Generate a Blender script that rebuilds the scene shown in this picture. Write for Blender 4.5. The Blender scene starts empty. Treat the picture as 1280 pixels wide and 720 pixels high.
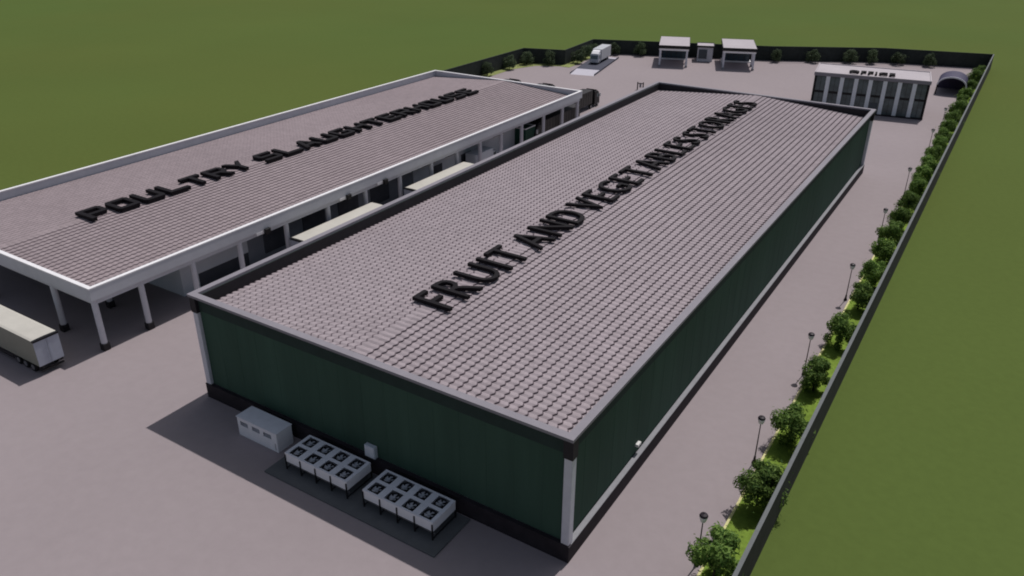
import bpy, math, random
from mathutils import Vector, Matrix
random.seed(7)
sc = bpy.context.scene
PI = math.pi

# ---------------------------------------------------------------- camera
cam_d = bpy.data.cameras.new('camera'); cam = bpy.data.objects.new('camera', cam_d)
sc.collection.objects.link(cam); sc.camera = cam
YAW, PITCH, ROLL, FPX = -0.5614145, 0.4639847, 0.0058082, 994.971
fwd = Vector((math.sin(YAW)*math.cos(PITCH), math.cos(YAW)*math.cos(PITCH), -math.sin(PITCH)))
rgt = Vector((math.cos(YAW), -math.sin(YAW), 0)); up = rgt.cross(fwd)
r2 = rgt*math.cos(ROLL) + up*math.sin(ROLL); u2 = -rgt*math.sin(ROLL) + up*math.cos(ROLL)
M = Matrix((r2, u2, -fwd)).transposed().to_4x4(); M.translation = Vector((19.41856, -38.71042, 44.23618))
cam.matrix_world = M
cam_d.sensor_width = 36.0; cam_d.lens = 36.0*FPX/1280.0; cam_d.clip_start = 0.5; cam_d.clip_end = 6000

# ---------------------------------------------------------------- sky, sun, exposure
SUNV = Vector((0.055, 0.56, 1.0)).normalized()
elev = math.asin(SUNV.z); azim = math.atan2(SUNV.x, SUNV.y)
w = bpy.data.worlds.new('World'); sc.world = w; w.use_nodes = True
nt = w.node_tree; nt.nodes.clear()
sky = nt.nodes.new('ShaderNodeTexSky'); sky.sky_type = 'NISHITA'; sky.sun_disc = False
sky.sun_elevation = elev; sky.sun_rotation = azim; sky.dust_density = 2.0; sky.ozone_density = 1.0
bg = nt.nodes.new('ShaderNodeBackground'); bg.inputs['Strength'].default_value = 0.064
out = nt.nodes.new('ShaderNodeOutputWorld')
hs = nt.nodes.new('ShaderNodeHueSaturation'); hs.inputs['Saturation'].default_value = 0.62
nt.links.new(sky.outputs[0], hs.inputs['Color']); nt.links.new(hs.outputs[0], bg.inputs[0]); nt.links.new(bg.outputs[0], out.inputs[0])
sd = bpy.data.lights.new('sun', 'SUN'); sd.energy = 2.9; sd.angle = math.radians(0.6); sd.color = (1.0, 0.955, 0.93)
sun = bpy.data.objects.new('sun', sd); sc.collection.objects.link(sun)
sun.rotation_euler = (-SUNV).to_track_quat('-Z', 'Y').to_euler()
vs = sc.view_settings
sc.display_settings.display_device = 'sRGB'
vs.view_transform = 'Standard'; vs.look = 'None'; vs.exposure = 0.0; vs.gamma = 1.0; vs.use_curve_mapping = False
sc.render.filter_size = 1.9
sc.cycles.pixel_filter_type = 'BLACKMAN_HARRIS'; sc.cycles.filter_width = 1.9

# ---------------------------------------------------------------- materials
def mat(name, col, rough=0.8, var=0.0, scale=1.0, metal=0.0, spec=0.3, bump=0.0, var2=0.0, scale2=0.05, stretch=None, col2=None):
    """base colour broken up by two octaves of object-space noise"""
    m = bpy.data.materials.new(name); m.use_nodes = True; n = m.node_tree; b = n.nodes['Principled BSDF']
    b.inputs['Roughness'].default_value = rough; b.inputs['Metallic'].default_value = metal
    b.inputs['Specular IOR Level'].default_value = spec
    b.inputs['Base Color'].default_value = (*col, 1)
    tc = n.nodes.new('ShaderNodeTexCoord'); vec = tc.outputs['Object']
    if stretch:
        mp = n.nodes.new('ShaderNodeMapping'); mp.inputs['Scale'].default_value = stretch
        n.links.new(vec, mp.inputs[0]); vec = mp.outputs[0]
    if var or var2:
        no = n.nodes.new('ShaderNodeTexNoise'); no.inputs['Scale'].default_value = scale; no.inputs['Detail'].default_value = 6
        no.inputs['Roughness'].default_value = 0.65
        n.links.new(vec, no.inputs['Vector'])
        n2 = n.nodes.new('ShaderNodeTexNoise'); n2.inputs['Scale'].default_value = scale2; n2.inputs['Detail'].default_value = 3
        n.links.new(vec, n2.inputs['Vector'])
        def mr(src, v):
            r = n.nodes.new('ShaderNodeMapRange'); r.inputs[1].default_value = 0.25; r.inputs[2].default_value = 0.75
            r.inputs[3].default_value = 1-v; r.inputs[4].default_value = 1+v; n.links.new(src, r.inputs[0]); return r.outputs[0]
        mu = n.nodes.new('ShaderNodeMath'); mu.operation = 'MULTIPLY'
        n.links.new(mr(no.outputs[0], var), mu.inputs[0]); n.links.new(mr(n2.outputs[0], var2), mu.inputs[1])
        vm = n.nodes.new('ShaderNodeVectorMath'); vm.operation = 'SCALE'; n.links.new(mu.outputs[0], vm.inputs['Scale'])
        if col2:
            mx = n.nodes.new('ShaderNodeMix'); mx.data_type = 'RGBA'
            mx.inputs[6].default_value = (*col, 1); mx.inputs[7].default_value = (*col2, 1)
            n3 = n.nodes.new('ShaderNodeTexNoise'); n3.inputs['Scale'].default_value = scale2*0.37; n3.inputs['Detail'].default_value = 4
            n.links.new(vec, n3.inputs['Vector'])
            r3 = n.nodes.new('ShaderNodeMapRange'); r3.inputs[1].default_value = 0.35; r3.inputs[2].default_value = 0.65
            n.links.new(n3.outputs[0], r3.inputs[0]); n.links.new(r3.outputs[0], mx.inputs[0]); n.links.new(mx.outputs[2], vm.inputs[0])
        else:
            vm.inputs[0].default_value = col
        n.links.new(vm.outputs[0], b.inputs['Base Color'])
        if bump:
            bp = n.nodes.new('ShaderNodeBump'); bp.inputs['Strength'].default_value = bump; bp.inputs['Distance'].default_value = 0.05
            n.links.new(no.outputs[0], bp.inputs['Height']); n.links.new(bp.outputs[0], b.inputs['Normal'])
    return m

MT = dict(
    grass=mat('grass', (0.092, 0.134, 0.034), 1.0, 0.06, 1.1, spec=0.05, var2=0.04, scale2=0.02, col2=(0.100, 0.130, 0.033)),
    lawn=mat('lawn', (0.18, 0.27, 0.045), 1.0, 0.28, 2.2, spec=0.05, var2=0.22, scale2=0.3, bump=0.4),
    rear_lawn=mat('rear_lawn', (0.25, 0.28, 0.11), 1.0, 0.25, 1.5, spec=0.05, var2=0.2, scale2=0.3),
    paving=mat('paving', (0.318, 0.274, 0.284), 0.95, 0.045, 0.9, spec=0.15, var2=0.05, scale2=0.035),
    kerb=mat('kerb_stone', (0.66, 0.63, 0.30), 0.8, 0.12, 2.0),
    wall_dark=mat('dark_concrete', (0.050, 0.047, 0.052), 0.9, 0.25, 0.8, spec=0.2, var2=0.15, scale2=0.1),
    wall_rear=mat('rear_wall', (0.034, 0.040, 0.038), 0.9, 0.25, 0.8, spec=0.2, var2=0.15, scale2=0.1),
    coping=mat('coping', (0.13, 0.14, 0.145), 0.7, 0.12, 1.0),
    green_wall=mat('green_cladding', (0.046, 0.088, 0.066), 0.8, 0.12, 0.6, spec=0.12, var2=0.15, scale2=0.08, stretch=(1, 1, 0.12)),
    plinth=mat('plinth', (0.030, 0.025, 0.030), 0.85, 0.3, 1.2, spec=0.2, var2=0.15, scale2=0.15),
    ledge=mat('ledge', (0.27, 0.27, 0.29), 0.8, 0.12, 1.5),
    rim=mat('grey_rim', (0.25, 0.235, 0.265), 0.7, 0.07, 1.2, var2=0.08, scale2=0.1),
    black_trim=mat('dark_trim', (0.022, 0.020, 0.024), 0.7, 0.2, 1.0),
    fascia_dark_shade=mat('fascia_dark_shade', (0.030, 0.048, 0.044), 0.8, 0.12, 1.0, spec=0.15),  # dark upper fascia with the shade under the eave mixed into its colour
    white=mat('white_paint', (0.84, 0.83, 0.85), 0.6, 0.04, 0.8, var2=0.05, scale2=0.15),
    fascia=mat('light_fascia', (0.60, 0.61, 0.66), 0.6, 0.05, 0.8, var2=0.06, scale2=0.1),
    column=mat('column_paint', (0.62, 0.62, 0.68), 0.65, 0.07, 1.5),
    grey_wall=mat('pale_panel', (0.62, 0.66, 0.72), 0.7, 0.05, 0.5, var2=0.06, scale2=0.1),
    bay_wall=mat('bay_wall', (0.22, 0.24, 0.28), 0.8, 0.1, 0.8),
    dock=mat('dock_dark', (0.06, 0.068, 0.085), 0.6, 0.2, 1.0),
    letter=mat('letter_black', (0.010, 0.008, 0.010), 0.7, 0.2, 1.5, spec=0.15),
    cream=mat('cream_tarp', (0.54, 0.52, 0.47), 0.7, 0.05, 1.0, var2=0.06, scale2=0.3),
    cream_side_shade=mat('cream_side_shade', (0.25, 0.255, 0.215), 0.6, 0.06, 1.0),  # cream darkened to paint in the shade on the trailer sides
    door_blue=mat('trailer_door', (0.42, 0.45, 0.53), 0.5, 0.08, 1.5),
    tyre=mat('tyre', (0.012, 0.012, 0.013), 0.9, 0.2, 3.0),
    metal=mat('hub_metal', (0.32, 0.32, 0.34), 0.45, 0.1, 3.0, metal=0.7),
    black=mat('black_paint', (0.010, 0.010, 0.012), 0.45, 0.2, 2.0),
    grey_side=mat('grey_brown_side', (0.060, 0.055, 0.052), 0.6, 0.2, 0.8),
    glass=mat('dark_glass', (0.09, 0.118, 0.125), 0.25, 0.35, 0.6, spec=0.5, var2=0.3, scale2=0.4),
    blue_glass=mat('blue_glass', (0.030, 0.055, 0.075), 0.25, 0.2, 0.8, spec=0.5),
    pilaster=mat('pilaster', (0.76, 0.79, 0.84), 0.7, 0.06, 1.0),
    roof_pale=mat('pale_roof', (0.47, 0.43, 0.455), 0.85, 0.05, 1.0, var2=0.05, scale2=0.2),
    steel_white=mat('unit_white', (0.84, 0.84, 0.88), 0.55, 0.06, 2.0),
    unit_top=mat('unit_top', (0.80, 0.80, 0.86), 0.5, 0.08, 1.5),
    truck_white=mat('truck_white', (0.50, 0.51, 0.54), 0.5, 0.06, 2.0),
    fan=mat('fan_grey', (0.48, 0.50, 0.55), 0.45, 0.15, 4.0, metal=0.1),
    pad=mat('pad_concrete', (0.12, 0.125, 0.13), 0.9, 0.12, 1.0),
    deck=mat('weigh_deck', (0.055, 0.058, 0.085), 0.7, 0.15, 1.0),
    ramp=mat('ramp_white', (0.52, 0.50, 0.56), 0.85, 0.06, 1.0),
    green_box=mat('green_container', (0.012, 0.060, 0.042), 0.6, 0.15, 1.0),
    purple=mat('purple_roof', (0.045, 0.038, 0.085), 0.6, 0.2, 0.8),
    bark=mat('bark', (0.06, 0.045, 0.035), 0.95, 0.2, 5.0),
    lamp_glass=mat('lamp_glass', (0.75, 0.74, 0.72), 0.3, 0.03, 3.0),
    lamp_black=mat('lamp_black', (0.022, 0.015, 0.022), 0.5, 0.1, 3.0),
)

def leaf_mat(name, c1, c2):
    m = bpy.data.materials.new(name); m.use_nodes = True; n = m.node_tree; b = n.nodes['Principled BSDF']
    b.inputs['Roughness'].default_value = 0.65; b.inputs['Specular IOR Level'].default_value = 0.2
    g = n.nodes.new('ShaderNodeNewGeometry'); r = n.nodes.new('ShaderNodeValToRGB')
    r.color_ramp.elements[0].color = (*c1, 1); r.color_ramp.elements[1].color = (*c2, 1)
    n.links.new(g.outputs['Random Per Island'], r.inputs[0])
    oi = n.nodes.new('ShaderNodeObjectInfo'); h = n.nodes.new('ShaderNodeHueSaturation')
    mr = n.nodes.new('ShaderNodeMapRange'); mr.inputs[3].default_value = 0.75; mr.inputs[4].default_value = 1.25
    n.links.new(oi.outputs['Random'], mr.inputs[0]); n.links.new(mr.outputs[0], h.inputs['Value'])
    n.links.new(r.outputs[0], h.inputs['Color']); n.links.new(h.outputs[0], b.inputs['Base Color'])
    tr = n.nodes.new('ShaderNodeBsdfTranslucent'); n.links.new(h.outputs[0], tr.inputs[0])
    ms = n.nodes.new('ShaderNodeMixShader'); ms.inputs[0].default_value = 0.35
    n.links.new(b.outputs[0], ms.inputs[1]); n.links.new(tr.outputs[0], ms.inputs[2])
    n.links.new(ms.outputs[0], n.nodes['Material Output'].inputs[0])
    return m
MT['leaf'] = leaf_mat('leaf_green', (0.055, 0.130, 0.025), (0.27, 0.40, 0.095))
MT['leaf_grey'] = leaf_mat('leaf_greygreen', (0.05, 0.085, 0.040), (0.13, 0.165, 0.09))
MT['leaf_red'] = leaf_mat('leaf_russet', (0.10, 0.05, 0.02), (0.20, 0.11, 0.04))

def tile_mat(name, col, lip):
    """pantiles: every tile slightly different, shadow at the laps painted as a dark strip"""
    m = mat(name, col, 0.9, 0.10, 3.0, spec=0.15, var2=0.07, scale2=0.06)
    n = m.node_tree; b = n.nodes['Principled BSDF']; src = b.inputs['Base Color'].links[0].from_socket
    wn = n.nodes.new('ShaderNodeTexWhiteNoise'); tc = n.nodes.new('ShaderNodeTexCoord')
    sn = n.nodes.new('ShaderNodeVectorMath'); sn.operation = 'SNAP'; sn.inputs[1].default_value = (0.87, 0.72, 50)
    n.links.new(tc.outputs['Object'], sn.inputs[0]); n.links.new(sn.outputs[0], wn.inputs[0])
    mr = n.nodes.new('ShaderNodeMapRange'); mr.inputs[3].default_value = 0.93; mr.inputs[4].default_value = 1.07
    n.links.new(wn.outputs[0], mr.inputs[0])
    v = n.nodes.new('ShaderNodeVectorMath'); v.operation = 'SCALE'
    n.links.new(src, v.inputs[0]); n.links.new(mr.outputs[0], v.inputs['Scale']); n.links.new(v.outputs[0], b.inputs['Base Color'])
    return m
MT['tile'] = tile_mat('roof_tile', (0.345, 0.298, 0.318), None)
MT['tile2'] = tile_mat('roof_tile_weathered', (0.300, 0.250, 0.262), None)
MT['tile_lap_shade'] = mat('tile_lap_shade', (0.125, 0.100, 0.115), 0.95, 0.2, 3.0)  # tile edge strip, coloured dark for the shadow below each course

# ---------------------------------------------------------------- mesh helpers
class MB:
    def __init__(s): s.v = []; s.f = []; s.mi = []; s.m = Matrix()
    def add(s, vs, fs, mi=0):
        o = len(s.v); s.v += [tuple(s.m @ Vector(p)) for p in vs]; s.f += [tuple(i+o for i in f) for f in fs]; s.mi += [mi]*len(fs); return s
    def box(s, a, b, mi=0):
        (x0, y0, z0), (x1, y1, z1) = a, b
        return s.add([(x0,y0,z0),(x1,y0,z0),(x1,y1,z0),(x0,y1,z0),(x0,y0,z1),(x1,y0,z1),(x1,y1,z1),(x0,y1,z1)],
            [(3,2,1,0),(4,5,6,7),(0,1,5,4),(1,2,6,5),(2,3,7,6),(3,0,4,7)], mi)
    def cyl(s, p0, p1, r0, r1=None, n=12, mi=0):
        r1 = r0 if r1 is None else r1
        p0 = Vector(p0); p1 = Vector(p1); d = (p1-p0).normalized()
        a = d.orthogonal().normalized(); b = d.cross(a)
        vs = []
        for p, r in ((p0, r0), (p1, r1)):
            for k in range(n):
                t = 2*PI*k/n; vs.append(tuple(p + a*r*math.cos(t) + b*r*math.sin(t)))
        fs = [(k, (k+1) % n, n+(k+1) % n, n+k) for k in range(n)] + [tuple(range(n))[::-1], tuple(range(n, 2*n))]
        return s.add(vs, fs, mi)
    def lathe(s, prof, c=(0,0,0), n=14, mi=0):
        vs = []; fs = []
        for r, z in prof:
            for k in range(n):
                t = 2*PI*k/n; vs.append((c[0]+r*math.cos(t), c[1]+r*math.sin(t), c[2]+z))
        for i in range(len(prof)-1):
            for k in range(n): fs.append((i*n+k, i*n+(k+1) % n, (i+1)*n+(k+1) % n, (i+1)*n+k))
        fs.append(tuple(range(n))[::-1]); fs.append(tuple(range((len(prof)-1)*n, len(prof)*n)))
        return s.add(vs, fs, mi)
    def prism(s, poly, axis, a, b, mi=0):
        """poly of 2D points extruded along axis (0,1,2) from a to b"""
        n = len(poly)
        def P(p, t):
            l = list(p); l.insert(axis, t); return tuple(l)
        vs = [P(p, a) for p in poly] + [P(p, b) for p in poly]
        fs = [tuple(range(n)), tuple(range(n, 2*n))[::-1]] + [(k, n+k, n+(k+1) % n, (k+1) % n) for k in range(n)]
        return s.add(vs, fs, mi)
    def build(s, name, m, parent=None, smooth=False, bevel=0.0):
        me = bpy.data.meshes.new(name); me.from_pydata(s.v, [], s.f)
        for x in (m if isinstance(m, (list, tuple)) else [m]): me.materials.append(MT[x])
        me.polygons.foreach_set('material_index', s.mi)
        if smooth: me.polygons.foreach_set('use_smooth', [True]*len(s.f))
        me.validate(); me.update()
        import bmesh
        if len(s.f) < 20000:
            bm = bmesh.new(); bm.from_mesh(me); bmesh.ops.recalc_face_normals(bm, faces=bm.faces); bm.to_mesh(me); bm.free()
        o = bpy.data.objects.new(name, me); sc.collection.objects.link(o)
        if parent: o.parent = parent
        if bevel:
            bv = o.modifiers.new('bevel', 'BEVEL'); bv.width = bevel; bv.segments = 1; bv.limit_method = 'ANGLE'
        return o
def tag(o, label=None, cat=None, group=None, kind=None):
    if label: o['label'] = label
    if cat: o['category'] = cat
    if group: o['group'] = group
    if kind: o['kind'] = kind
    return o
def empty(name, loc=(0,0,0), rz=0.0, label=None, cat=None, group=None):
    o = bpy.data.objects.new(name, None); sc.collection.objects.link(o); o.location = loc; o.rotation_euler = (0, 0, rz)
    o.empty_display_size = 0.5
    return tag(o, label, cat, group)
def B(name, a, b, m, parent=None, bevel=0.0): return MB().box(a, b).build(name, m, parent, bevel=bevel)
def copy_tree(o, parent=None):
    c = o.copy(); sc.collection.objects.link(c)
    if parent: c.parent = parent
    for k in ('label',):
        if parent is None and k in c: pass
    for ch in list(o.children): copy_tree(ch, c)
    return c

# ---------------------------------------------------------------- ground
def sheet(name, pts, z, m):
    me = bpy.data.meshes.new(name); me.from_pydata([(x, y, z) for x, y in pts], [], [tuple(range(len(pts)))])
    me.materials.append(MT[m]); me.update()
    if me.polygons[0].normal.z < 0: me.flip_normals()
    o = bpy.data.objects.new(name, me); sc.collection.objects.link(o); return tag(o, kind='structure')
sheet('grass_field', [(-2500,-1500),(2500,-1500),(2500,4000),(-2500,4000)], 0.0, 'grass')
WALL = [(11.5,-60),(11.5,224.5),(-16,217.8),(-44,202.3),(-74,191.2),(-92.3,184.2),(-90.6,163.4),(-101.9,159.8),(-101.9,-60)]
sheet('paved_yard', [(x, y) for x, y in WALL], 0.02, 'paving')
sheet('grass_verge', [(8.6,-60),(11.35,-60),(11.35,222.5),(8.6,221.8)], 0.13, 'lawn')
sheet('rear_verge', [(-101.75,110),(-99.0,110),(-99.4,150),(-96.5,157.6),(-90.6,160.6),(-87.6,160.5),(-87.6,166),(-88.6,172),(-88.6,180.5),(-86,186.3),(-92.0,184.1),(-90.45,163.25),(-101.7,159.6)], 0.06, 'rear_lawn')
sheet('back_verge', [(-42,202.0),(-40.6,199.9),(-15,214.6),(11.3,221.0),(11.3,224.3),(-15.9,217.55)], 0.06, 'paving')
B('kerb', (8.40,-60,0.0), (8.60,221.0,0.17), 'kerb')['kind'] = 'structure'

# ---------------------------------------------------------------- perimeter walls
def wall_run(p, q, label, h=4.0, t=0.26, post=True):
    p = Vector((*p, 0)); q = Vector((*q, 0)); L = (q-p).length; a = math.atan2(q.y-p.y, q.x-p.x)
    r = empty('perimeter_wall', p, a, label, 'wall', 'walls around the yard')
    B('wall_panel', (0,-t/2,0), (L, t/2, h), 'wall_dark' if 'right side' in label else 'wall_rear', r)
    B('coping', (-0.02,-t/2-0.02,h+0.002), (L+0.02, t/2+0.02, h+0.08), 'coping' if 'right side' in label else 'wall_rear', r)
    return r
labs = ['long straight dark perimeter wall with pale coping along the right side, beside the row of shrubs',
        'far dark perimeter wall stretch behind the office building',
        'dark perimeter wall stretch between the right gatehouse and the office building',
        'dark perimeter wall stretch running behind the two gatehouses',
        'dark perimeter wall stretch right behind the small white truck',
        'short dark perimeter wall stretch on the left of the weighbridge',
        'short dark perimeter wall stretch between the two rear corners left of the weighbridge',
        'dark perimeter wall stretch at far left, half hidden by the slaughterhouse roof']
for i in range(8):
    wall_run(WALL[i], WALL[i+1], labs[i])

# ---------------------------------------------------------------- tiled gable roof
def tile_roof(name, x0, x1, y0, y1, ze, zr, m, parent, course=0.83, wave=0.70, amp=0.045, lift=0.085):
    xm = (x0+x1)/2; me = bpy.data.meshes.new(name); V = []; F = []; I = []
    ny = int((y1-y0)/wave*6); W = (x1-x0)/2
    prof = [(math.sin(2*PI*j/6) + 0.35*math.sin(4*PI*j/6+0.6)) for j in range(6)]
    ys = [y0+(y1-y0)*j/ny for j in range(ny+1)]
    # let the wave follow real distance
    wv = [math.sin(2*PI*y/wave)+0.3*math.sin(4*PI*y/wave+0.7) for y in ys]
    for side in (-1, 1):
        n = int(math.ceil(W/course))
        for k in range(n):
            d0 = k*course; d1 = min((k+1)*course, W)
            def row(d, dz, sc_):
                o = len(V)
                for y, q in zip(ys, wv):
                    q = q*(1.0 if side > 0 else (0.85 if amp > 0.03 else 0.4))
                    dd = min(d + sc_*q, W)
                    V.append((xm+side*dd, y, zr - (zr-ze)*dd/W + dz + amp*q))
                return o
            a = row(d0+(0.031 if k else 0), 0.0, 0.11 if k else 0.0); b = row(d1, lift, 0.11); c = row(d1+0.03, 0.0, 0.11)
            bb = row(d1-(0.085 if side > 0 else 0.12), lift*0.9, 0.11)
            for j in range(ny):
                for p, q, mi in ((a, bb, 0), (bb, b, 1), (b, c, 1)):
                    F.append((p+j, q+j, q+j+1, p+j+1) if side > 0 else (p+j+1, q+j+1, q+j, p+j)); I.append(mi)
    me.from_pydata(V, [], F); me.materials.append(MT[m]); me.materials.append(MT['tile_lap_shade'])
    me.polygons.foreach_set('material_index', I); me.update()
    o = bpy.data.objects.new(name, me); sc.collection.objects.link(o); o.parent = parent
    return o

def rim_frame(name, X0, X1, Y0, Y1, wd, z0, z1, m, parent):
    mb = MB()
    mb.box((X0, Y0, z0), (X1, Y0+wd, z1)); mb.box((X0, Y1-wd, z0), (X1, Y1, z1))
    mb.box((X0, Y0+wd, z0), (X0+wd, Y1-wd, z1)); mb.box((X1-wd, Y0+wd, z0), (X1, Y1-wd, z1))
    return mb.build(name, m, parent)

# ---------------------------------------------------------------- warehouse
WX, WL, WH = -39.85, 107.9, 11.25
wh = empty('cold_storage_warehouse', (0, 0, 0), 0, 'large dark green warehouse with grey tiled roof and black letters for fruit and vegetables', 'warehouse')
tile_roof('roof', WX+0.79, -0.79, 0.79, WL-0.79, 9.75, 11.12, 'tile', wh)
rim_frame('roof_rim', WX, 0, 0, WL, 0.66, 11.0, 11.25, 'rim', wh)
rim_frame('upper_wall', WX+0.45, -0.45, 0.45, WL-0.45, 0.30, 9.55, 10.998, 'fascia_dark_shade', wh)
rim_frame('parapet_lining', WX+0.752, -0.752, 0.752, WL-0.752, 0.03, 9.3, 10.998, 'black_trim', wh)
B('roof_deck', (WX+0.64, 0.64, 9.40), (-0.64, WL-0.64, 9.60), 'black_trim', wh)
IN = 0.5
B('front_wall', (WX+IN, IN, 1.6), (-IN, IN+0.25, 9.548), 'green_wall', wh)
B('back_wall', (WX+IN, WL-IN-0.25, 1.6), (-IN, WL-IN, 9.548), 'green_wall', wh)
B('right_wall', (-IN-0.25, IN+0.252, 1.6), (-IN, WL-IN-0.252, 9.548), 'green_wall', wh)
B('left_wall', (WX+IN, IN+0.252, 1.6), (WX+IN+0.25, WL-IN-0.252, 9.548), 'green_wall', wh)
B('plinth', (WX+0.05, 0.12, 0.0), (0, WL-0.1, 1.52), 'plinth', wh)
rim_frame('ledge', WX+0.05, 0.0, 0.12, WL-0.1, 0.44, 1.522, 1.60, 'ledge', wh)
B('front_ledge_shade', (WX+0.05, 0.116, 1.52), (-0.004, 0.49, 1.604), 'plinth', wh)  # covers the pale ledge in plinth colour: front shade painted on
for cx, cy in ((-0.40, 0.50), (WX+0.45, 0.50), (-0.40, WL-0.50), (WX+0.45, WL-0.50)):
    c = B('column', (cx-0.33, cy-0.33, 1.6), (cx+0.33, cy+0.33, 9.4), 'column', wh, bevel=0.05)
    B('column_head', (cx-0.38, cy-0.38, 9.402), (cx+0.38, cy+0.38, 10.996), 'black_trim', c)
# vertical panel joints of the cladding, as shallow ribs
mb = MB()
for k in range(1, 44): mb.box((-IN, IN+k*2.45, 1.62), (-IN+0.008, IN+k*2.45+0.07, 9.5))
for k in range(1, 16): mb.box((WX+IN+k*2.45, IN-0.008, 1.62), (WX+IN+k*2.45+0.07, IN, 9.5))
mb.build('cladding_ribs', 'green_wall', wh)
o = MB().box((-0.49, 12.55, 2.35), (-0.20, 13.15, 2.60)).build('wall_lamp', 'lamp_glass'); tag(o, 'small white lamp box fixed low on the right green warehouse wall', 'wall lamp')
wc = empty('wall_cabinet', (-18.95, 0.49, 1.605), 0, 'pale upright electrical cabinet on the green front wall behind the fan units', 'cabinet')
B('cabinet_body', (-0.55,-0.40,0), (0.55,-0.01,1.15), 'grey_wall', wc, bevel=0.02); B('cabinet_door', (-0.48,-0.44,0.06), (0.48,-0.402,1.08), 'unit_top', wc)

# ---------------------------------------------------------------- lettering
def word_mesh(ch, h, bold, depth, square=False):
    cu = bpy.data.curves.new('t', 'FONT'); cu.body = ch; cu.size = 1.0; cu.extrude = 0.0; cu.offset = bold; cu.resolution_u = 3
    to = bpy.data.objects.new('t', cu); sc.collection.objects.link(to)
    bpy.context.view_layer.update()
    me = bpy.data.meshes.new_from_object(to.evaluated_get(bpy.context.evaluated_depsgraph_get()))
    bpy.data.objects.remove(to); bpy.data.curves.remove(cu)
    return me
T_ = 0.2
GLY = {
 'O': [[(.1,0),(.9,0),(1,.12),(1,.88),(.9,1),(.1,1),(0,.88),(0,.12)], [(.22,.18),(.2,.2),(.2,.8),(.22,.82),(.78,.82),(.8,.8),(.8,.2),(.78,.18)]],
 'P': [[(0,0),(.2,0),(.2,.36),(.88,.36),(1,.48),(1,.88),(.9,1),(0,1)], [(.2,.54),(.2,.82),(.8,.82),(.8,.54)]],
 'U': [[(0,1),(0,.12),(.1,0),(.9,0),(1,.12),(1,1),(.8,1),(.8,.19),(.2,.19),(.2,1)]],
 'L': [[(0,0),(1,0),(1,.19),(.21,.19),(.21,1),(0,1)]],
 'T': [[(.4,0),(.6,0),(.6,.81),(1,.81),(1,1),(0,1),(0,.81),(.4,.81)]],
 'R': [[(0,0),(.2,0),(.2,.36),(.5,.36),(.76,0),(1,0),(.74,.36),(.88,.36),(1,.48),(1,.88),(.9,1),(0,1)], [(.2,.54),(.2,.82),(.8,.82),(.8,.54)]],
 'Y': [[(.4,0),(.6,0),(.6,.42),(1,1),(.77,1),(.5,.6),(.23,1),(0,1),(.4,.42)]],
 'S': [[(0,0),(.9,0),(1,.12),(1,.47),(.9,.585),(.2,.585),(.2,.82),(1,.82),(1,1),(.1,1),(0,.88),(0,.53),(.1,.415),(.8,.415),(.8,.18),(0,.18)]],
 'A': [[(0,0),(.22,0),(.29,.2),(.71,.2),(.78,0),(1,0),(.62,1),(.38,1)], [(.36,.38),(.5,.76),(.64,.38)]],
 'G': [[(.1,0),(.9,0),(1,.12),(1,.55),(.5,.55),(.5,.38),(.8,.38),(.8,.18),(.2,.18),(.2,.82),(1,.82),(1,1),(.1,1),(0,.88),(0,.12)]],
 'H': [[(0,0),(.2,0),(.2,.41),(.8,.41),(.8,0),(1,0),(1,1),(.8,1),(.8,.59),(.2,.59),(.2,1),(0,1)]],
 'E': [[(0,0),(1,0),(1,.18),(.2,.18),(.2,.41),(.9,.41),(.9,.59),(.2,.59),(.2,.82),(1,.82),(1,1),(0,1)]],
}
def block_mesh(ch):
    cu = bpy.data.curves.new('t', 'CURVE'); cu.dimensions = '2D'; cu.fill_mode = 'BOTH'
    for loop in GLY[ch]:
        sp = cu.splines.new('POLY'); sp.points.add(len(loop)-1); sp.use_cyclic_u = True
        for p, (x, y) in zip(sp.points, loop): p.co = (x, y, 0, 1)
    to = bpy.data.objects.new('t', cu); sc.collection.objects.link(to); bpy.context.view_layer.update()
    me = bpy.data.meshes.new_from_object(to.evaluated_get(bpy.context.evaluated_depsgraph_get()))
    bpy.data.objects.remove(to); bpy.data.curves.remove(cu); return me
def lettering(words, origin, rz, h, depth, m, root, bold=0.03, block=False):
    """words: (text, start, end) along the reading direction; each letter a part, laid flat and extruded"""
    import bmesh
    for text, s0, s1 in words:
        # advance widths from the font itself
        boxes = []; x = 0.0
        ms = []
        for ch in text:
            me = block_mesh(ch) if block else word_mesh(ch, h, bold, depth); xs = [v.co.x for v in me.vertices]; ms.append((me, min(xs), max(xs)))
        gap = 0.22 if block else (0.20 if bold < 0.01 else 0.13); tot = sum(b-a for _, a, b in ms) + gap*(len(ms)-1); k = (s1-s0)/tot; x = s0
        for (me, a, b), ch in zip(ms, text):
            ys = [v.co.y for v in me.vertices]; y0, y1 = min(ys), max(ys)
            bm = bmesh.new(); bm.from_mesh(me)
            for v in bm.verts: v.co = Vector(((v.co.x-a)*k, (v.co.y-y0)/(y1-y0)*h, 0))
            bmesh.ops.remove_doubles(bm, verts=bm.verts, dist=0.002)
            r = bmesh.ops.extrude_face_region(bm, geom=bm.faces[:])
            for v in r['geom']:
                if isinstance(v, bmesh.types.BMVert): v.co.z += depth
            bmesh.ops.recalc_face_normals(bm, faces=bm.faces)
            bm.to_mesh(me); bm.free(); me.name = 'letter'; me.polygons.foreach_set('use_smooth', [False]*len(me.polygons)); me.materials.clear(); me.materials.append(MT[m])
            o = bpy.data.objects.new('letter', me); sc.collection.objects.link(o); o.parent = root
            o.location = (x, 0, 0); x += (b-a)*k + gap*k
fs = empty('roof_lettering', (-17.75, 0, 11.24), PI/2, 'row of big black letters reading FRUIT AND VEGETABLES STORAGES on the green warehouse roof', 'lettering')
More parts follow.
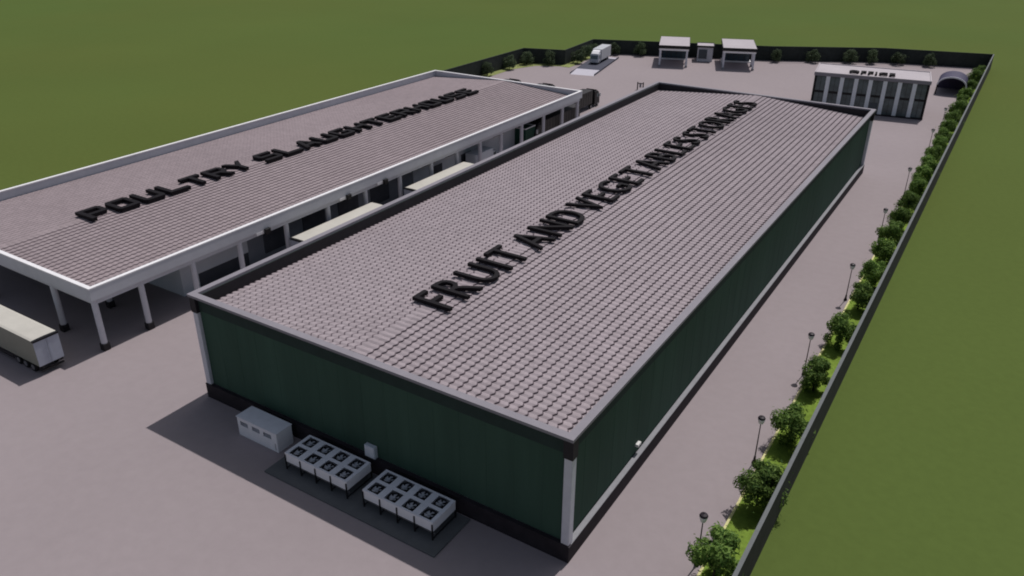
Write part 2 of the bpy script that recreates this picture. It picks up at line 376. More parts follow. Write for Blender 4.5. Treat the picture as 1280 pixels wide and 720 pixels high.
lettering([('FRUIT', 10.2, 24.3), ('AND', 25.9, 36.9), ('VEGETABLES', 38.5, 72.6), ('STORAGES', 74.4, 99.9)], None, 0, 4.15, 0.34, 'letter', fs, -0.006)
ps = empty('roof_lettering', (-72.45, 0, 7.56), PI/2, 'row of big black letters reading POULTRY SLAUGHTERHOUSE on the white rimmed roof', 'lettering')
lettering([('POULTRY', 10.8, 36.4), ('SLAUGHTERHOUSE', 38.8, 94.4)], None, 0, 3.75, 0.42, 'letter', ps, 0.022, True)
# ---------------------------------------------------------------- slaughterhouse
PX0, PX1, PY0, PY1, PH = -93.25, -55.6, -0.45, 107.2, 7.6
ph = empty('slaughterhouse_hall', (0, 0, 0), 0, 'long open sided hall with white rimmed tiled roof on white columns at the left', 'hall')
tile_roof('roof', PX0+0.49, PX1-0.49, PY0+0.49, PY1-0.49, 6.25, 7.45, 'tile2', ph, course=0.80, wave=0.72, amp=0.022, lift=0.065)
rim_frame('roof_rim', PX0, PX1, PY0, PY1, 0.48, 7.45, 7.6, 'white', ph)
rim_frame('fascia', PX0+0.02, PX1-0.02, PY0+0.02, PY1-0.02, 0.30, 6.15, 7.448, 'fascia', ph)
rim_frame('edge_beam', PX0+0.45, PX1-0.35, PY0+0.35, PY1-0.35, 0.40, 5.55, 6.04, 'fascia', ph)
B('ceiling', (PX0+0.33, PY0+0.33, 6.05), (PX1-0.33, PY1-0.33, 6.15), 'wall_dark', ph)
ycols = [0.1,5.5,12.2,19.0,26.6,34.2,41.8,49.5,57.3,64.2,71.0,77.6,84.6,92.6,100,106.4]
xcols = [-63.8,-78.6,-86.0,-92.6]
def hall_col(x, y):
    c = MB().cyl((x, y, 0.85), (x, y, 6.045), 0.33, n=12).build('column', 'column', ph, smooth=False)
    MB().box((x-0.38, y-0.38, 0.02), (x+0.38, y+0.38, 0.848)).build('column_base', 'black_trim', c, bevel=0.04)
for y in ycols: hall_col(-56.25, y)
for x in xcols: hall_col(x, 0.1)
hall_col(-64.6, 6.2)
for x in xcols: hall_col(x, 106.4)
for y in (19, 41.8, 64.2, 84.6): hall_col(-92.6, y)
IX1, IX0, IY0, IY1 = -59.6, -90.5, 12.6, 99.0
B('front_wall', (IX0, IY0, 0), (IX1, IY0+0.3, 6.05), 'grey_wall', ph)
B('back_wall', (IX0, IY1-0.3, 0), (IX1, IY1, 6.05), 'grey_wall', ph)
B('left_wall', (IX0, IY0+0.302, 0), (IX0+0.3, IY1-0.302, 6.05), 'grey_wall', ph)
B('side_wall', (IX1-0.3, 15.002, 2.1), (IX1, 22.8, 6.05), 'grey_wall', ph)
B('side_wall', (IX1-0.3, IY0+0.302, 0), (IX1, 15.0, 6.05), 'grey_wall', ph)
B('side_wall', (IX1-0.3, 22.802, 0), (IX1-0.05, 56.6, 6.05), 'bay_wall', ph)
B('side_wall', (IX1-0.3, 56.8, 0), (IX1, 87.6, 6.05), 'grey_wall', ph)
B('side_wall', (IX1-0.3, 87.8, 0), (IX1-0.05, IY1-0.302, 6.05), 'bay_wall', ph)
B('dock_opening', (IX1-0.28, 15.01, 0), (IX1-0.1, 22.79, 2.098), 'dock', ph)
for y in (25.5, 32.5, 39.5, 46.5):
    d = B('dock_door', (IX1-0.06, y, 0.9), (IX1+0.06, y+4.2, 4.7), 'dock', ph)
    B('door_frame', (IX1-0.055, y-0.2, 4.702), (IX1+0.12, y+4.4, 4.95), 'fascia', d)
for y in (59.0, 65.4, 73.2, 80.2):
    w_ = B('window', (IX1-0.06, y, 3.6), (IX1+0.03, y+3.6, 4.7), 'blue_glass', ph)
    B('window_frame', (IX1-0.062, y-0.12, 3.46), (IX1+0.08, y+3.72, 3.598), 'white', w_)
for y in (61.5, 70.0): B('dock_door', (IX1-0.06, y, 0), (IX1+0.05, y+3.0, 3.0), 'dock', ph)

for i, (y, lab) in enumerate(((22.9, 'nearest black floodlight under the white roof edge, before the first cream trailer'), (37.6, 'middle black floodlight under the white roof edge, above the first cream trailer'), (45.4, 'farthest black floodlight under the white roof edge, between the two cream trailers'))):
    f = empty('floodlight', (-55.62, y, 6.1), 0, lab, 'floodlight', 'floodlights under the hall roof edge')
    MB().box((0.0,-0.42,-0.50), (0.38, 0.42, 0.25)).build('housing', 'black', f, bevel=0.05)
    MB().box((-0.02,-1.6,-0.32), (0.03, -0.452, 0.02)).build('junction_box', 'white', f)

# ---------------------------------------------------------------- lorries
def wheel(parent, x, y, r=0.52, w_=0.34, s=1):
    t = MB().cyl((x-w_/2, y, r), (x+w_/2, y, r), r, n=20).build('wheel', 'tyre', parent, bevel=0.04)
    MB().cyl((x+s*(w_/2), y, r), (x+s*(w_/2+0.03), y, r), r*0.55, n=12).build('rim', 'metal', t); return t
def make_trailer(L, label, side='cream_side_shade', top='cream', door='door_blue', group=None, z0=1.1, z1=4.0, W=2.55):
    """rear at y=0 facing -y, runs to +y"""
    r = empty('semi_trailer', (0,0,0), 0, label, 'trailer', group)
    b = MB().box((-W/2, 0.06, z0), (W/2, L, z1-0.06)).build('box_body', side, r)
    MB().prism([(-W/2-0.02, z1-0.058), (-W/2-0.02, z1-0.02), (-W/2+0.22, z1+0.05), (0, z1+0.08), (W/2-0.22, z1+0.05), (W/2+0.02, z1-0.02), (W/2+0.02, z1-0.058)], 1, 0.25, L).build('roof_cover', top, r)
    MB().box((-W/2-0.03, -0.04, z1-0.17), (W/2+0.03, 0.248, z1+0.03)).build('door_header', 'black', r)
    for s in (-1, 1):
        d = MB().box((min(s*0.02, s*(W/2)), 0.0, z0), (max(s*0.02, s*(W/2)), 0.058, z1-0.18)).build('rear_door', door, r)
        mb = MB()
        mb.cyl((s*0.16, -0.03, z0+0.05), (s*0.16, -0.03, z1-0.25), 0.018, n=6)
        mb.build('lock_rod', door, d)
        MB().box((s*0.95-0.18, -0.02, z0-0.22), (s*0.95+0.18, 0.04, z0-0.04)).build('tail_light', 'black', r)
    MB().box((-0.45, 0.5, z0-0.28), (0.45, L-0.3, z0-0.002)).build('chassis', 'black', r)
    MB().box((-W/2+0.1, 0.05, 0.45), (W/2-0.1, 0.17, 0.62)).build('bumper', 'black', r)
    mb = MB()
    for s in (-1, 1): mb.box((s*W/2-0.02, 4.9, 0.5), (s*W/2+0.02, L-3.6, 0.95))
    mb.build('side_guard', 'black_trim', r)
    for y in (1.6, 2.95, 4.3):
        for s in (-1, 1): wheel(r, s*(W/2-0.22), y, s=s)
    for s in (-1, 1): MB().box((s*0.85-0.08, L-3.0, 0.03), (s*0.85+0.08, L-2.84, z0)).build('landing_leg', 'metal', r)
    return r
t = make_trailer(14.2, 'cream topped box trailer with pale blue rear doors parked before the slaughterhouse hall')
t.location = (-56.75, -5.25, 0.02); t.rotation_euler.z = PI/2 + 0.0
t = make_trailer(15.6, 'nearer of the two cream topped trailers parked between the two long buildings', group='trailers between the two long buildings')
t.location = (-53.75, 25.9, 0.02)
t = make_trailer(15.3, 'farther of the two cream topped trailers parked between the two long buildings', group='trailers between the two long buildings')
t.location = (-53.75, 48.9, 0.02)

def make_lorry(label, group):
    r = empty('articulated_lorry', (0,0,0), 0, label, 'lorry', group)
    W = 2.55; L = 14.5; z0, z1 = 1.15, 4.0
    MB().box((-W/2, 0, z0), (W/2, L, z1)).build('trailer_body', 'grey_side', r)
    mb = MB(); mb.prism([(-W/2-0.04, z1+0.002), (-W/2-0.04, z1+0.10), (0, z1+0.22), (W/2+0.04, z1+0.10), (W/2+0.04, z1+0.002)], 1, -0.02, L+0.02); mb.build('tarpaulin', 'black_trim', r)
    mb = MB()
    for k in range(13):
        for s in (-1, 1): mb.box((s*W/2-0.03, 0.4+k*1.1, z0+0.1), (s*W/2+0.03, 0.48+k*1.1, z1-0.05))
    mb.build('side_posts', 'black_trim', r)
    MB().box((-0.45, 0.4, 0.78), (0.45, L+4.0, z0-0.002)).build('chassis', 'black', r)
    cab = MB()
    cab.prism([(L+1.3, 0.55), (L+1.3, 3.5), (L+2.6, 3.62), (L+3.3, 3.2), (L+3.75, 2.1), (L+3.8, 0.55)], 0, -W/2+0.03, W/2-0.03)
    c = cab.build('cab', 'black', r, bevel=0.06)
    MB().prism([(L+1.35, 3.64), (L+1.35, 4.05), (L+2.9, 3.66)], 0, -1.0, 1.0).build('air_deflector', 'black_trim', c)
    MB().prism([(L+3.36, 3.14), (L+3.74, 2.22), (L+3.80, 2.22), (L+3.42, 3.16)], 0, -1.1, 1.1).build('windscreen', 'glass', c)
    for s in (-1, 1):
        MB().box((s*1.245-0.01, L+2.3, 2.15), (s*1.245+0.02, L+3.2, 2.95)).build('side_window', 'glass', c)
        MB().box((s*1.48-0.14, L+3.35, 2.15), (s*1.48+0.14, L+3.47, 2.95)).build('mirror', 'white', c)
        MB().box((s*0.95-0.2, L+3.78, 0.75), (s*0.95+0.2, L+3.84, 1.0)).build('headlight', 'lamp_glass', c)
    for y in (1.6, 2.95, 4.3, L-0.4, L+2.9):
        for s in (-1, 1): wheel(r, s*(W/2-0.22), y, s=s)
    return r
lor = make_lorry('dark grey articulated lorry beside the far right corner of the slaughterhouse hall', 'dark lorries at the far end of the hall')
lor.location = (-62.3, 108.2, 0.02)
for x, y, lab in ((-73.4, 107.6, 'black lorry cab peeking over the far roof edge, nearer the dark grey lorry'), (-82.5, 107.4, 'black lorry cab peeking over the far roof edge, farther left, towards the shrubs')):
    c = copy_tree(lor); c.location = (x, y, 0.02); c['label'] = lab
# second vehicle already under the roof
c = copy_tree(lor); c.location = (-58.2, 109.0, 0.02); c.rotation_euler.z = PI; c['label'] = 'dark lorry standing under the roof edge among the last columns of the hall'
gc = empty('green_container', (-58.4, 87.6, 0.02), 0, 'dark green container with pale top edge between the far columns of the hall', 'container')
MB().box((-1.2,0,0.3), (1.2,3.6,3.7)).build('container_body', 'green_box', gc, bevel=0.03)
mb = MB()
for k in range(9): mb.box((1.2, 0.2+k*0.38, 0.45), (1.24, 0.38+k*0.38, 3.5))
mb.build('side_ribs', 'green_box', gc)
rim_frame('top_edge', -1.24, 1.24, -0.04, 3.64, 0.2, 3.702, 3.86, 'white', gc)
for s in (-1, 1): MB().box((-1.1, 1.8+s*1.5-0.15, 0), (1.1, 1.8+s*1.5+0.15, 0.298)).build('skid', 'black', gc)
# white van bodies under the canopy
vb = empty('box_van', (-57.9, 70.5, 0.02), 0, 'pale box van parked lengthwise under the hall roof behind the columns', 'van')
MB().box((-1.1, 0, 0.7), (1.1, 5.4, 3.2)).build('cargo_box', 'grey_wall', vb, bevel=0.04)
cb = MB().prism([(5.45,0.5),(5.45,2.5),(6.5,2.45),(7.1,1.6),(7.6,1.45),(7.65,0.5)], 0, -1.0, 1.0).build('cab', 'grey_wall', vb, bevel=0.05)
MB().prism([(6.55,2.42),(7.14,1.63),(7.19,1.66),(6.6,2.46)], 0, -0.85, 0.85).build('windscreen', 'glass', cb)
for s in (-1, 1): MB().box((s*1.0-0.02, 5.7, 1.65), (s*1.0+0.02, 6.5, 2.3)).build('side_window', 'glass', cb)
for y in (1.2, 6.4):
    for s in (-1, 1): wheel(vb, s*0.9, y, 0.4, 0.26, s)

# ---------------------------------------------------------------- fan units and plant
pad = MB().box((-26.6,-4.75,0.02), (-8.6,-0.05,0.17)).build('equipment_pad', 'pad', bevel=0.02); tag(pad, 'low dark concrete pad under the two fan units before the green warehouse', 'concrete pad')
def fan_unit(label):
    r = empty('condenser_unit', (0,0,0), 0, label, 'cooling unit', 'eight fan cooling units')
    W, D = 6.95, 2.9; z0, z1 = 0.82, 1.63
    nx, ny = 4, 2
    # casing with fan wells: sides + a top made of strips around square openings
    mb = MB(); mb.box((0,0,z0), (W,0.06,z1-0.002)); mb.box((0,D-0.06,z0), (W,D,z1-0.002)); mb.box((0,0.062,z0), (0.06,D-0.062,z1-0.002)); mb.box((W-0.06,0.062,z0), (W,D-0.062,z1-0.002)); mb.box((0.062,0.062,z0), (W-0.062,D-0.062,z0+0.05))
    mb.build('casing', 'steel_white', r)
    cw, cd = W/nx, D/ny; hw = 0.56
    top = MB(); xs = [0.0]; 
    for i in range(nx): xs += [cw*(i+.5)-hw, cw*(i+.5)+hw]
    xs.append(W); ys = [0.0]
    for j in range(ny): ys += [cd*(j+.5)-hw, cd*(j+.5)+hw]
    ys.append(D)
    for j in range(0, len(ys)-1, 2): top.box((0, ys[j], z1), (W, ys[j+1], z1+0.06))
    for j in range(1, len(ys)-1, 2):
        for i in range(0, len(xs)-1, 2): top.box((xs[i], ys[j]+0.001, z1), (xs[i+1], ys[j+1]-0.001, z1+0.06))
    top.build('top_panel', 'unit_top', r)
    for i in range(nx):
        for j in range(ny):
            cx, cy = cw*(i+.5), cd*(j+.5)
            f = MB().box((cx-hw+0.004, cy-hw+0.004, z1-0.30), (cx+hw-0.004, cy+hw-0.004, z1-0.22)).build('fan', 'black', r)
            ring = MB(); n = 24
            vs = []; fs_ = []
            for k in range(n):
                t = 2*PI*k/n
                for rr, zz in ((0.50, z1-0.20), (0.50, z1+0.04), (0.44, z1+0.04), (0.44, z1-0.20)): vs.append((cx+rr*math.cos(t), cy+rr*math.sin(t), zz))
            for k in range(n):
                for q in range(4): fs_.append((4*k+q, 4*k+(q+1) % 4, 4*((k+1) % n)+(q+1) % 4, 4*((k+1) % n)+q))
            ring.add(vs, fs_); ring.build('fan_ring', 'black_trim', f)
            bl = MB(); bl.cyl((cx, cy, z1-0.21), (cx, cy, z1-0.02), 0.13, n=10)
            for k in range(5):
                t0 = 2*PI*k/5+0.3*i
                a = [(cx+0.12*math.cos(t0), cy+0.12*math.sin(t0)), (cx+0.42*math.cos(t0-0.05), cy+0.42*math.sin(t0-0.05)), (cx+0.42*math.cos(t0+0.75), cy+0.42*math.sin(t0+0.75)), (cx+0.12*math.cos(t0+0.9), cy+0.12*math.sin(t0+0.9))]
                zz = [z1-0.08, z1-0.05, z1-0.13, z1-0.14]
                bl.add([(p[0], p[1], z) for p, z in zip(a, zz)] + [(p[0], p[1], z-0.015) for p, z in zip(a, zz)], [(0,1,2,3),(7,6,5,4),(0,4,5,1),(1,5,6,2),(2,6,7,3),(3,7,4,0)])
            bl.build('fan_blades', 'fan', f)
    for i in range(5):
        x = 0.05 + (W-0.1)*i/4
        for y in (-0.02, D+0.02): MB().box((x-0.05, y-0.05, 0.0), (x+0.05, y+0.05, z1-0.12)).build('leg', 'black', r)
        MB().box((x-0.035, 0.032, 0.10), (x+0.035, D-0.032, 0.17)).build('brace', 'black', r)
    MB().box((0.1, 0.3, 0.30), (W-0.1, 0.38, 0.38)).build('pipe_rail', 'metal', r)
    return r
fu = fan_unit('eight fan white cooling unit nearest the warehouse corner column, right one of the pair')
fu.location = (-16.6, -3.45, 0.17)
c = copy_tree(fu); c.location = (-25.2, -3.5, 0.17); c['label'] = 'eight fan white cooling unit next to the white plant box, left of the pair'
pb = empty('plant_box', (-32.5, -2.3, 0.02), 0, 'white enclosed plant box with three small openings at the left of the fan units', 'plant box')
mb = MB(); W, D, H = 5.0, 1.75, 1.95
mb.box((0,0,0), (W,0.06,1.15)); mb.box((0,0,1.62), (W,0.06,H)); xs = [0, 0.35, 1.35, 1.85, 2.85, 3.3, 4.3, W]
for i in range(0, 8, 2): mb.box((xs[i], 0, 1.152), (xs[i+1], 0.06, 1.618))
mb.box((0,0.062,0), (0.06,D,H)); mb.box((W-0.06,0.062,0), (W,D,H)); mb.box((0.062,D-0.06,0), (W-0.062,D,H))
mb.build('housing', 'steel_white', pb)
MB().box((-0.05,-0.05,H+0.002), (W+0.05,D+0.05,H+0.08)).build('lid', 'unit_top', pb)
for i in (1, 3, 5):
    l = MB()
    for k in range(4): l.box((xs[i]+0.01, 0.08, 1.17+k*0.115), (xs[i+1]-0.01, 0.16, 1.215+k*0.115))
    l.box((xs[i]+0.01, 0.17, 1.16), (xs[i+1]-0.01, 0.2, 1.61))
    l.build('louvre', 'fan', pb)
MB().box((W-0.3,-0.03,0.2), (W-0.25,-0.002,0.9)).build('handle', 'metal', pb)

# ---------------------------------------------------------------- lamp posts
def lamp_post(label):
    r = empty('lamp_post', (0,0,0), 0, label, 'lamp post', 'lamp posts along the kerb')
    MB().lathe([(0.20,0),(0.20,0.12),(0.12,0.3),(0.09,0.7),(0.06,0.75)]).build('base', 'lamp_black', r)
    MB().cyl((0,0,0.75), (0,0,4.15), 0.058, 0.042, n=8).build('pole', 'lamp_black', r)
    MB().lathe([(0.10,4.15),(0.20,4.20),(0.30,4.56),(0.29,4.66)], n=14).build('lantern', 'lamp_glass', r)
    MB().lathe([(0.31,4.662),(0.32,4.70),(0.26,4.82),(0.06,4.90),(0.02,4.96)], n=16).build('cap', 'lamp_black', r)
    return r
ords = ['first', 'second', 'third', 'fourth', 'fifth', 'sixth', 'seventh', 'eighth']
for i, y in enumerate((5.1, 18.9, 35.6, 55.2, 77.0, 98.8, 126.3, 145.5)):
    lab = 'slim dark lamp post on the kerb by the shrubs, %s counted from the near end' % ords[i]
    if i == 0: lp = lamp_post(lab); o = lp
    else: o = copy_tree(lp); o['label'] = lab
    o.location = (8.0, y, 0.02); o.rotation_euler.z = random.uniform(0, 3)

# ---------------------------------------------------------------- shrubs
def make_crown(seed, R, H, n, leaf, base=0.35):
    rnd = random.Random(seed); mb = MB()
    clumps = []
    for k in range(24):
        t = rnd.uniform(0, 2*PI); rr = R*math.sqrt(rnd.random())*0.78; z = base + (H-base)*rnd.random()**0.8
        fall = math.sqrt(max(0.1, 1-((z-base)/(H-base)-0.42)**2*1.9))
        clumps.append((rr*math.cos(t)*fall, rr*math.sin(t)*fall, z, R*rnd.uniform(0.22, 0.42)))
    for k in range(n):
        cx, cy, cz, cr = rnd.choice(clumps)
        d = Vector((rnd.gauss(0,1), rnd.gauss(0,1), rnd.gauss(0,1))).normalized()*cr*rnd.random()**0.35
        if rnd.random() < 0.06: d *= 1.6
        p = Vector((cx, cy, cz)) + d
        if p.z < 0.1: p.z = 0.1 + rnd.random()*0.3
        nrm = (d.normalized() + Vector((rnd.uniform(-.8,.8), rnd.uniform(-.8,.8), rnd.uniform(-.2,.9)))).normalized()
        a = nrm.orthogonal().normalized(); a.rotate(Matrix.Rotation(rnd.uniform(0, 6.28), 3, nrm)); b = nrm.cross(a)
        l = leaf*rnd.uniform(0.7, 1.4); w_ = l*0.36
        mb.add([tuple(p-a*l), tuple(p+b*w_+nrm*l*0.15), tuple(p+a*l), tuple(p-b*w_+nrm*l*0.15)], [(0,1,2,3)])
    return mb
def crown_mesh(mb, m):
    me = bpy.data.meshes.new('crown'); me.from_pydata(mb.v, [], mb.f); me.materials.append(MT[m]); me.update(); return me
crowns = [crown_mesh(make_crown(s, 1.9, 3.4, 4600, 0.155), 'leaf') for s in (1, 2, 3, 4)]
crowns_grey = [crown_mesh(make_crown(s, 1.9, 3.1, 1500, 0.20, 0.6), 'leaf_grey') for s in (11, 12, 13)]
def trunk_mesh():
    mb = MB(); mb.cyl((0,0,0), (0.03,0.02,1.0), 0.09, 0.06, n=7)
    for k in range(5):
        t = 2*PI*k/5; mb.cyl((0.03,0.02,0.7+0.06*k), (0.9*math.cos(t), 0.9*math.sin(t), 2.0+0.1*k), 0.045, 0.015, n=5)
    me = bpy.data.meshes.new('trunk'); me.from_pydata(mb.v, [], mb.f); me.materials.append(MT['bark']); me.update(); return me
trunk = trunk_mesh()
def shrub(x, y, me, s, label, group, z=0.13):
    r = empty('shrub', (x, y, z), random.uniform(0, 6.28), label, 'shrub', group)
    for nm, d in (('trunk', trunk), ('crown', me)):
        o = bpy.data.objects.new(nm, d); sc.collection.objects.link(o); o.parent = r
    r.scale = (s*random.uniform(.94,1.06), s*random.uniform(.94,1.06), s)
    return r
num = ['first','second','third','fourth','fifth','sixth','seventh','eighth','ninth','tenth','eleventh','twelfth','thirteenth','fourteenth','fifteenth','sixteenth','seventeenth','eighteenth','nineteenth','twentieth','twenty-first','twenty-second','twenty-third','twenty-fourth','twenty-fifth']
ys = [4.2, 14.0, 23.4, 33.2, 43.2, 53.4, 60.2, 67.2, 74.6, 82.0, 89.2, 96.4, 103.8, 111.0, 118.2, 125.6, 133.2, 141.0, 149.2, 158.0, 167.0, 176.0, 186.0, 196.0, 207.0]
for i, y in enumerate(ys):
    big = (1.14, 1.06, 1.0)[i] if i < 3 else random.uniform(0.88, 1.06)
    shrub(9.72+random.uniform(-.2,.15), y+random.uniform(-.4,.4), crowns[i % 4], big, 'bushy green shrub in the strip along the right wall, %s counted from the near end' % num[i], 'shrubs along the right wall')
back = [(-100.3,139.0,'behind the hall roof, leftmost of the rear shrubs'),(-100.2,149.5,'against the left wall, second rear shrub from the left'),(-99.6,157.6,'in the left rear wall corner'),(-93.6,160.2,'before the short wall left of the weighbridge'),
        (-88.6,167.5,'left of the weighbridge, nearer one'),(-89.6,174.5,'left of the weighbridge, middle one'),(-90.3,180.5,'left of the weighbridge by the far wall corner'),(-85.6,184.6,'right behind the white truck'),(-78.2,187.6,'between the white truck and the left gatehouse'),
        (-41.6,200.6,'just right of the right gatehouse'),(-32.6,205.9,'first along the wall between gatehouse and office'),(-23.5,211.0,'second along the wall between gatehouse and office'),(-18.0,213.8,'third along the wall, just above the left end of the office'),(-11.3,216.2,'behind the office above its roof letters'),(-3.5,218.0,'behind the right half of the office')]
for i, (x, y, l) in enumerate(back):
    shrub(x, y, crowns_grey[i % 3], random.uniform(0.95, 1.15), 'grey green shrub %s' % l, 'shrubs along the rear walls', 0.05)

# ---------------------------------------------------------------- office
ang = math.atan2(153.1-149.8, 3.7+19.5)
of = empty('office_building', (-19.6, 149.8, 0.0), ang, 'two storey office block with dark glass bays between white pilasters and a pale flat roof', 'office building')
OL, OD, OH = 23.4, 11.0, 8.2
B('body', (0.02, 0.35, 0), (OL-0.02, OD, OH-0.5), 'black_trim', of)
B('roof_slab', (-0.1, -0.1, OH-0.40), (OL+0.1, OD+0.1, OH), 'roof_pale', of)
rim_frame('parapet', -0.12, OL+0.12, -0.12, OD+0.12, 0.22, OH+0.002, OH+0.16, 'roof_pale', of)
B('cornice', (-0.14, -0.16, OH-0.62), (OL+0.14, -0.102, OH-0.05), 'rim', of)
B('base', (-0.02, -0.04, 0), (OL+0.02, 0.34, 0.35), 'black_trim', of)
bay = OL/8
for k in range(8):
    x = k*bay
    for z0, z1 in ((0.37, 3.95), (4.35, 7.55)):
        w_ = B('window', (x+0.42, 0.20, z0), (x+bay-0.42, 0.33, z1), 'glass', of)
        mb = MB()
        for xx in (x+0.42, x+bay/2-0.03, x+bay-0.48): mb.box((xx, 0.15, z0), (xx+0.06, 0.198, z1))
        mb.box((x+0.49, 0.15, z1-0.08), (x+bay-0.49, 0.198, z1)); mb.build('window_frame', 'black_trim', w_)
for k in range(1, 8):
    x = k*bay; B('pilaster', (x-0.42, -0.06, 0.352), (x+0.42, 0.18, 7.56), 'pilaster', of)
B('spandrel_band', (0.05, 0.13, 3.97), (OL-0.05, 0.149, 4.33), 'black', of)
for x in (0.02, OL-0.30): B('corner_post', (x, -0.05, 0.352), (x+0.28, 0.34, 7.56), 'black', of)
d = B('entrance_door', (4*bay-1.3+2.0, 0.10, 0.36), (4*bay+2.2, 0.16, 2.7), 'blue_glass', of)
sg = empty('office_lettering', (-19.6, 149.8, OH+0.16), ang, 'black letters reading OFFICE lying on the pale office roof', 'lettering')
sgo = empty('letter_row', (6.6, 1.2, 0), 0); sgo.parent = sg
lettering([('OFFICE', 6.9, 16.3)], None, 0, 2.3, 0.35, 'letter', sg, 0.03)
bpy.data.objects.remove(sgo)
for ch in sg.children: ch.location.y = 1.5

# ---------------------------------------------------------------- gatehouses
GA = math.atan2(0.352, 0.936)
def gatehouse(loc, W, D, label):
    r = empty('gatehouse', (*loc, 0.02), GA, label, 'gatehouse', 'gatehouses on the far side of the yard')
    B('roof', (0,0,5.45), (W,D,5.8), 'roof_pale', r)
    rim_frame('roof_edge', -0.08, W+0.08, -0.08, D+0.08, 0.075, 4.98, 5.84, 'black', r)
    B('front_beam', (0.1, 0.05, 4.45), (W-0.1, 0.45, 5.12), 'white', r)
    for x in (0.2, W-0.75):
        p = B('post', (x, 0.1, 0.5), (x+0.5, 0.6, 4.448), 'column', r); B('post_base', (x-0.1, 0.0, 0), (x+0.6, 0.7, 0.498), 'ledge', p)
        p = B('post', (x, 5.6, 0.5), (x+0.5, 6.1, 5.44), 'column', r); B('post_base', (x-0.1, 5.5, 0), (x+0.6, 6.2, 0.498), 'ledge', p)
    B('floor_slab', (0.3, 11.3, 0), (W-0.3, D-0.1, 0.32), 'white', r)
    g = B('glass_wall', (0.7, 12.0, 0.322), (W-0.7, D-0.3, 5.44), 'blue_glass', r)
    mb = MB()
    for k in range(6): x = 0.7+(W-1.4)*k/5; mb.box((x-0.06, 11.92, 0.322), (x+0.06, 11.998, 5.44))
    mb.build('mullions', 'black_trim', g)
    return r
gatehouse((-67.7, 175.9), 8.3, 15.4, 'left open gatehouse shelter with pale flat roof and white posts beside the weighbridge')
gatehouse((-51.4, 182.0), 8.9, 15.4, 'right open gatehouse shelter with pale flat roof and white posts')
gb = empty('guard_booth', (-61.2, 189.3, 0.02), GA, 'small white guard booth with blue window between the two gatehouse shelters', 'booth')
B('booth_wall', (0,0,0), (4.3,5.0,4.0), 'fascia', gb); B('booth_window', (0.3,-0.06,0.8), (2.7,-0.002,3.4), 'blue_glass', gb)
B('booth_roof', (-0.15,-0.25,4.1), (4.45,5.2,4.35), 'roof_pale', gb); rim_frame('roof_edge', -0.3, 4.6, -0.4, 5.35, 0.14, 4.0, 4.5, 'black', gb)

# ---------------------------------------------------------------- weighbridge and truck
WA = math.atan2(5.3, 26.0)
wb = empty('weighbridge', (-79.9, 153.6, 0.02), WA, 'weighbridge with dark deck and white end ramps under the small white truck', 'weighbridge')
B('deck', (-3.3, 6.2, 0.0), (3.3, 23.5, 0.40), 'deck', wb)
MB().prism([(0, 0.0), (6.18, 0.0), (6.18, 0.40)], 0, -3.3, 3.3).build('ramp', 'ramp', wb)
MB().prism([(23.52, 0.0), (27.5, 0.0), (23.52, 0.40)], 0, -3.3, 3.3).build('ramp', 'ramp', wb)
for s in (-1, 1): B('guide_rail', (s*3.35-0.06, 0.3, 0), (s*3.35+0.06, 27.0, 0.46), 'deck', wb)
bt = empty('box_truck', (-83.0, 166.6, 0.42), WA-0.05, 'small white box truck with grey cab standing on the weighbridge', 'truck')
MB().box((-1.35, 2.6, 0.75), (1.35, 11.4, 3.75)).build('cargo_box', 'truck_white', bt, bevel=0.04)
cb = MB().prism([(0.05,0.45),(0.0,1.35),(0.35,2.45),(0.7,2.75),(2.5,2.8),(2.5,0.45)], 0, -1.2, 1.2).build('cab', 'fan', bt, bevel=0.06)
MB().prism([(0.55,2.8),(2.45,2.82),(2.45,3.6),(1.5,3.35)], 0, -1.05, 1.05).build('wind_deflector', 'white', bt)
MB().prism([(-0.02,1.45),(0.28,2.42),(0.34,2.42),(0.05,1.45)], 0, -1.05, 1.05).build('windscreen', 'glass', cb)
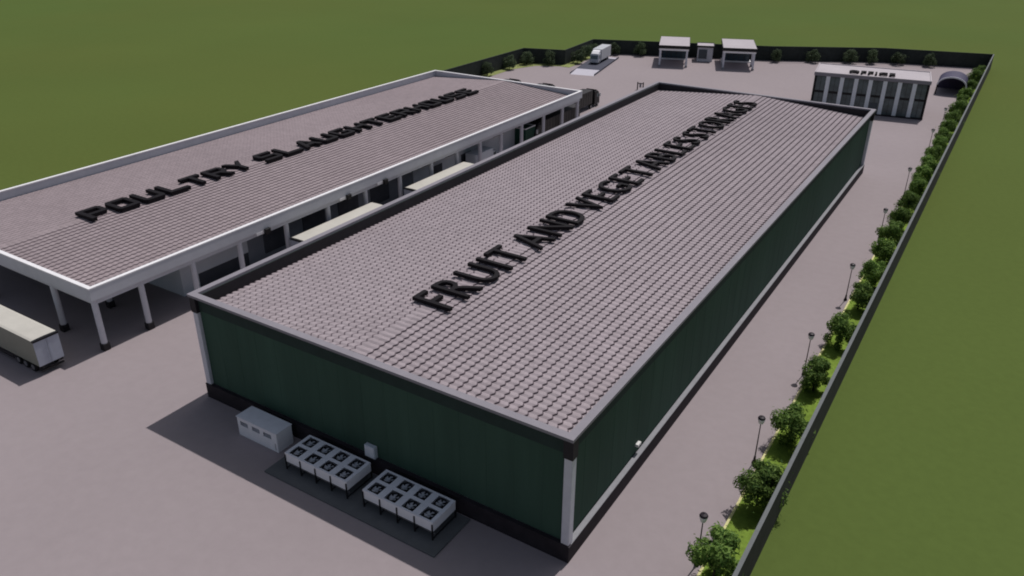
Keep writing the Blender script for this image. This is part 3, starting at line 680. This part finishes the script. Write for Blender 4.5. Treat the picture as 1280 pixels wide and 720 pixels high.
for s in (-1, 1):
    MB().box((s*1.2-0.02,0.7,1.5), (s*1.2+0.02,1.8,2.4)).build('side_window', 'glass', cb)
    MB().box((s*0.8-0.18,-0.04,0.7), (s*0.8+0.18,0.02,0.95)).build('headlight', 'lamp_glass', cb)
MB().box((-0.4,0.6,0.45), (0.4,11.2,0.748)).build('chassis', 'black', bt)
for y in (1.3, 8.2, 9.4):
    for s in (-1, 1): wheel(bt, s*1.08, y, 0.46, 0.3, s)

# ---------------------------------------------------------------- barrier frame behind the warehouse
bf = empty('barrier_frame', (-59.6, 146.0, 0.02), 0.2, 'small dark two post frame standing on the paving behind the warehouse corner', 'barrier')
for x in (-0.7, 0.7): B('post', (x-0.12,-0.12,0), (x+0.12,0.12,1.9), 'lamp_black', bf)
B('crossbar', (-0.58,-0.06,1.5), (0.58,0.06,1.7), 'lamp_black', bf); B('sign_panel', (-0.25,-0.05,0.6), (0.25,0.05,1.498), 'ledge', bf)

# ---------------------------------------------------------------- arched carport
cp = empty('arched_carport', (2.6, 182.2, 0.02), 0.05, 'arched dark purple carport beside the right end of the office', 'carport')
W, D, n = 6.2, 9.0, 16
def arc(r_in, t):
    return [(W/2 - (W/2+r_in)*math.cos(PI*k/n), 2.3 + (1.9+r_in)*math.sin(PI*k/n)) for k in range(n+1)]
outer, inner = arc(0.12, 0), arc(0.0, 0)
MB().prism(outer + inner[::-1], 1, 0.25, D).build('arched_roof', 'purple', cp)
o2, i2 = arc(0.2, 0), arc(-0.12, 0)
MB().prism(o2 + i2[::-1], 1, 0.0, 0.248).build('arch_rim', 'column', cp)
MB().prism([(W-p, z) for p, z in inner], 1, D-0.3, D-0.1).build('end_wall', 'purple', cp)
B('end_panel', (0.05, D-0.3, 0), (W-0.05, D-0.1, 2.29), 'purple', cp)
for y in (0.0, D-0.3):
    B('post', (-0.15, y, 0), (0.12, y+0.26, 2.3), 'black', cp); B('post', (W-0.1, y, 0), (W+0.25, y+0.26, 2.3), 'column' if y == 0 else 'black', cp)
B('side_panel', (W+0.02, 0.3, 0.3), (W+0.12, D-0.32, 2.2), 'black', cp)
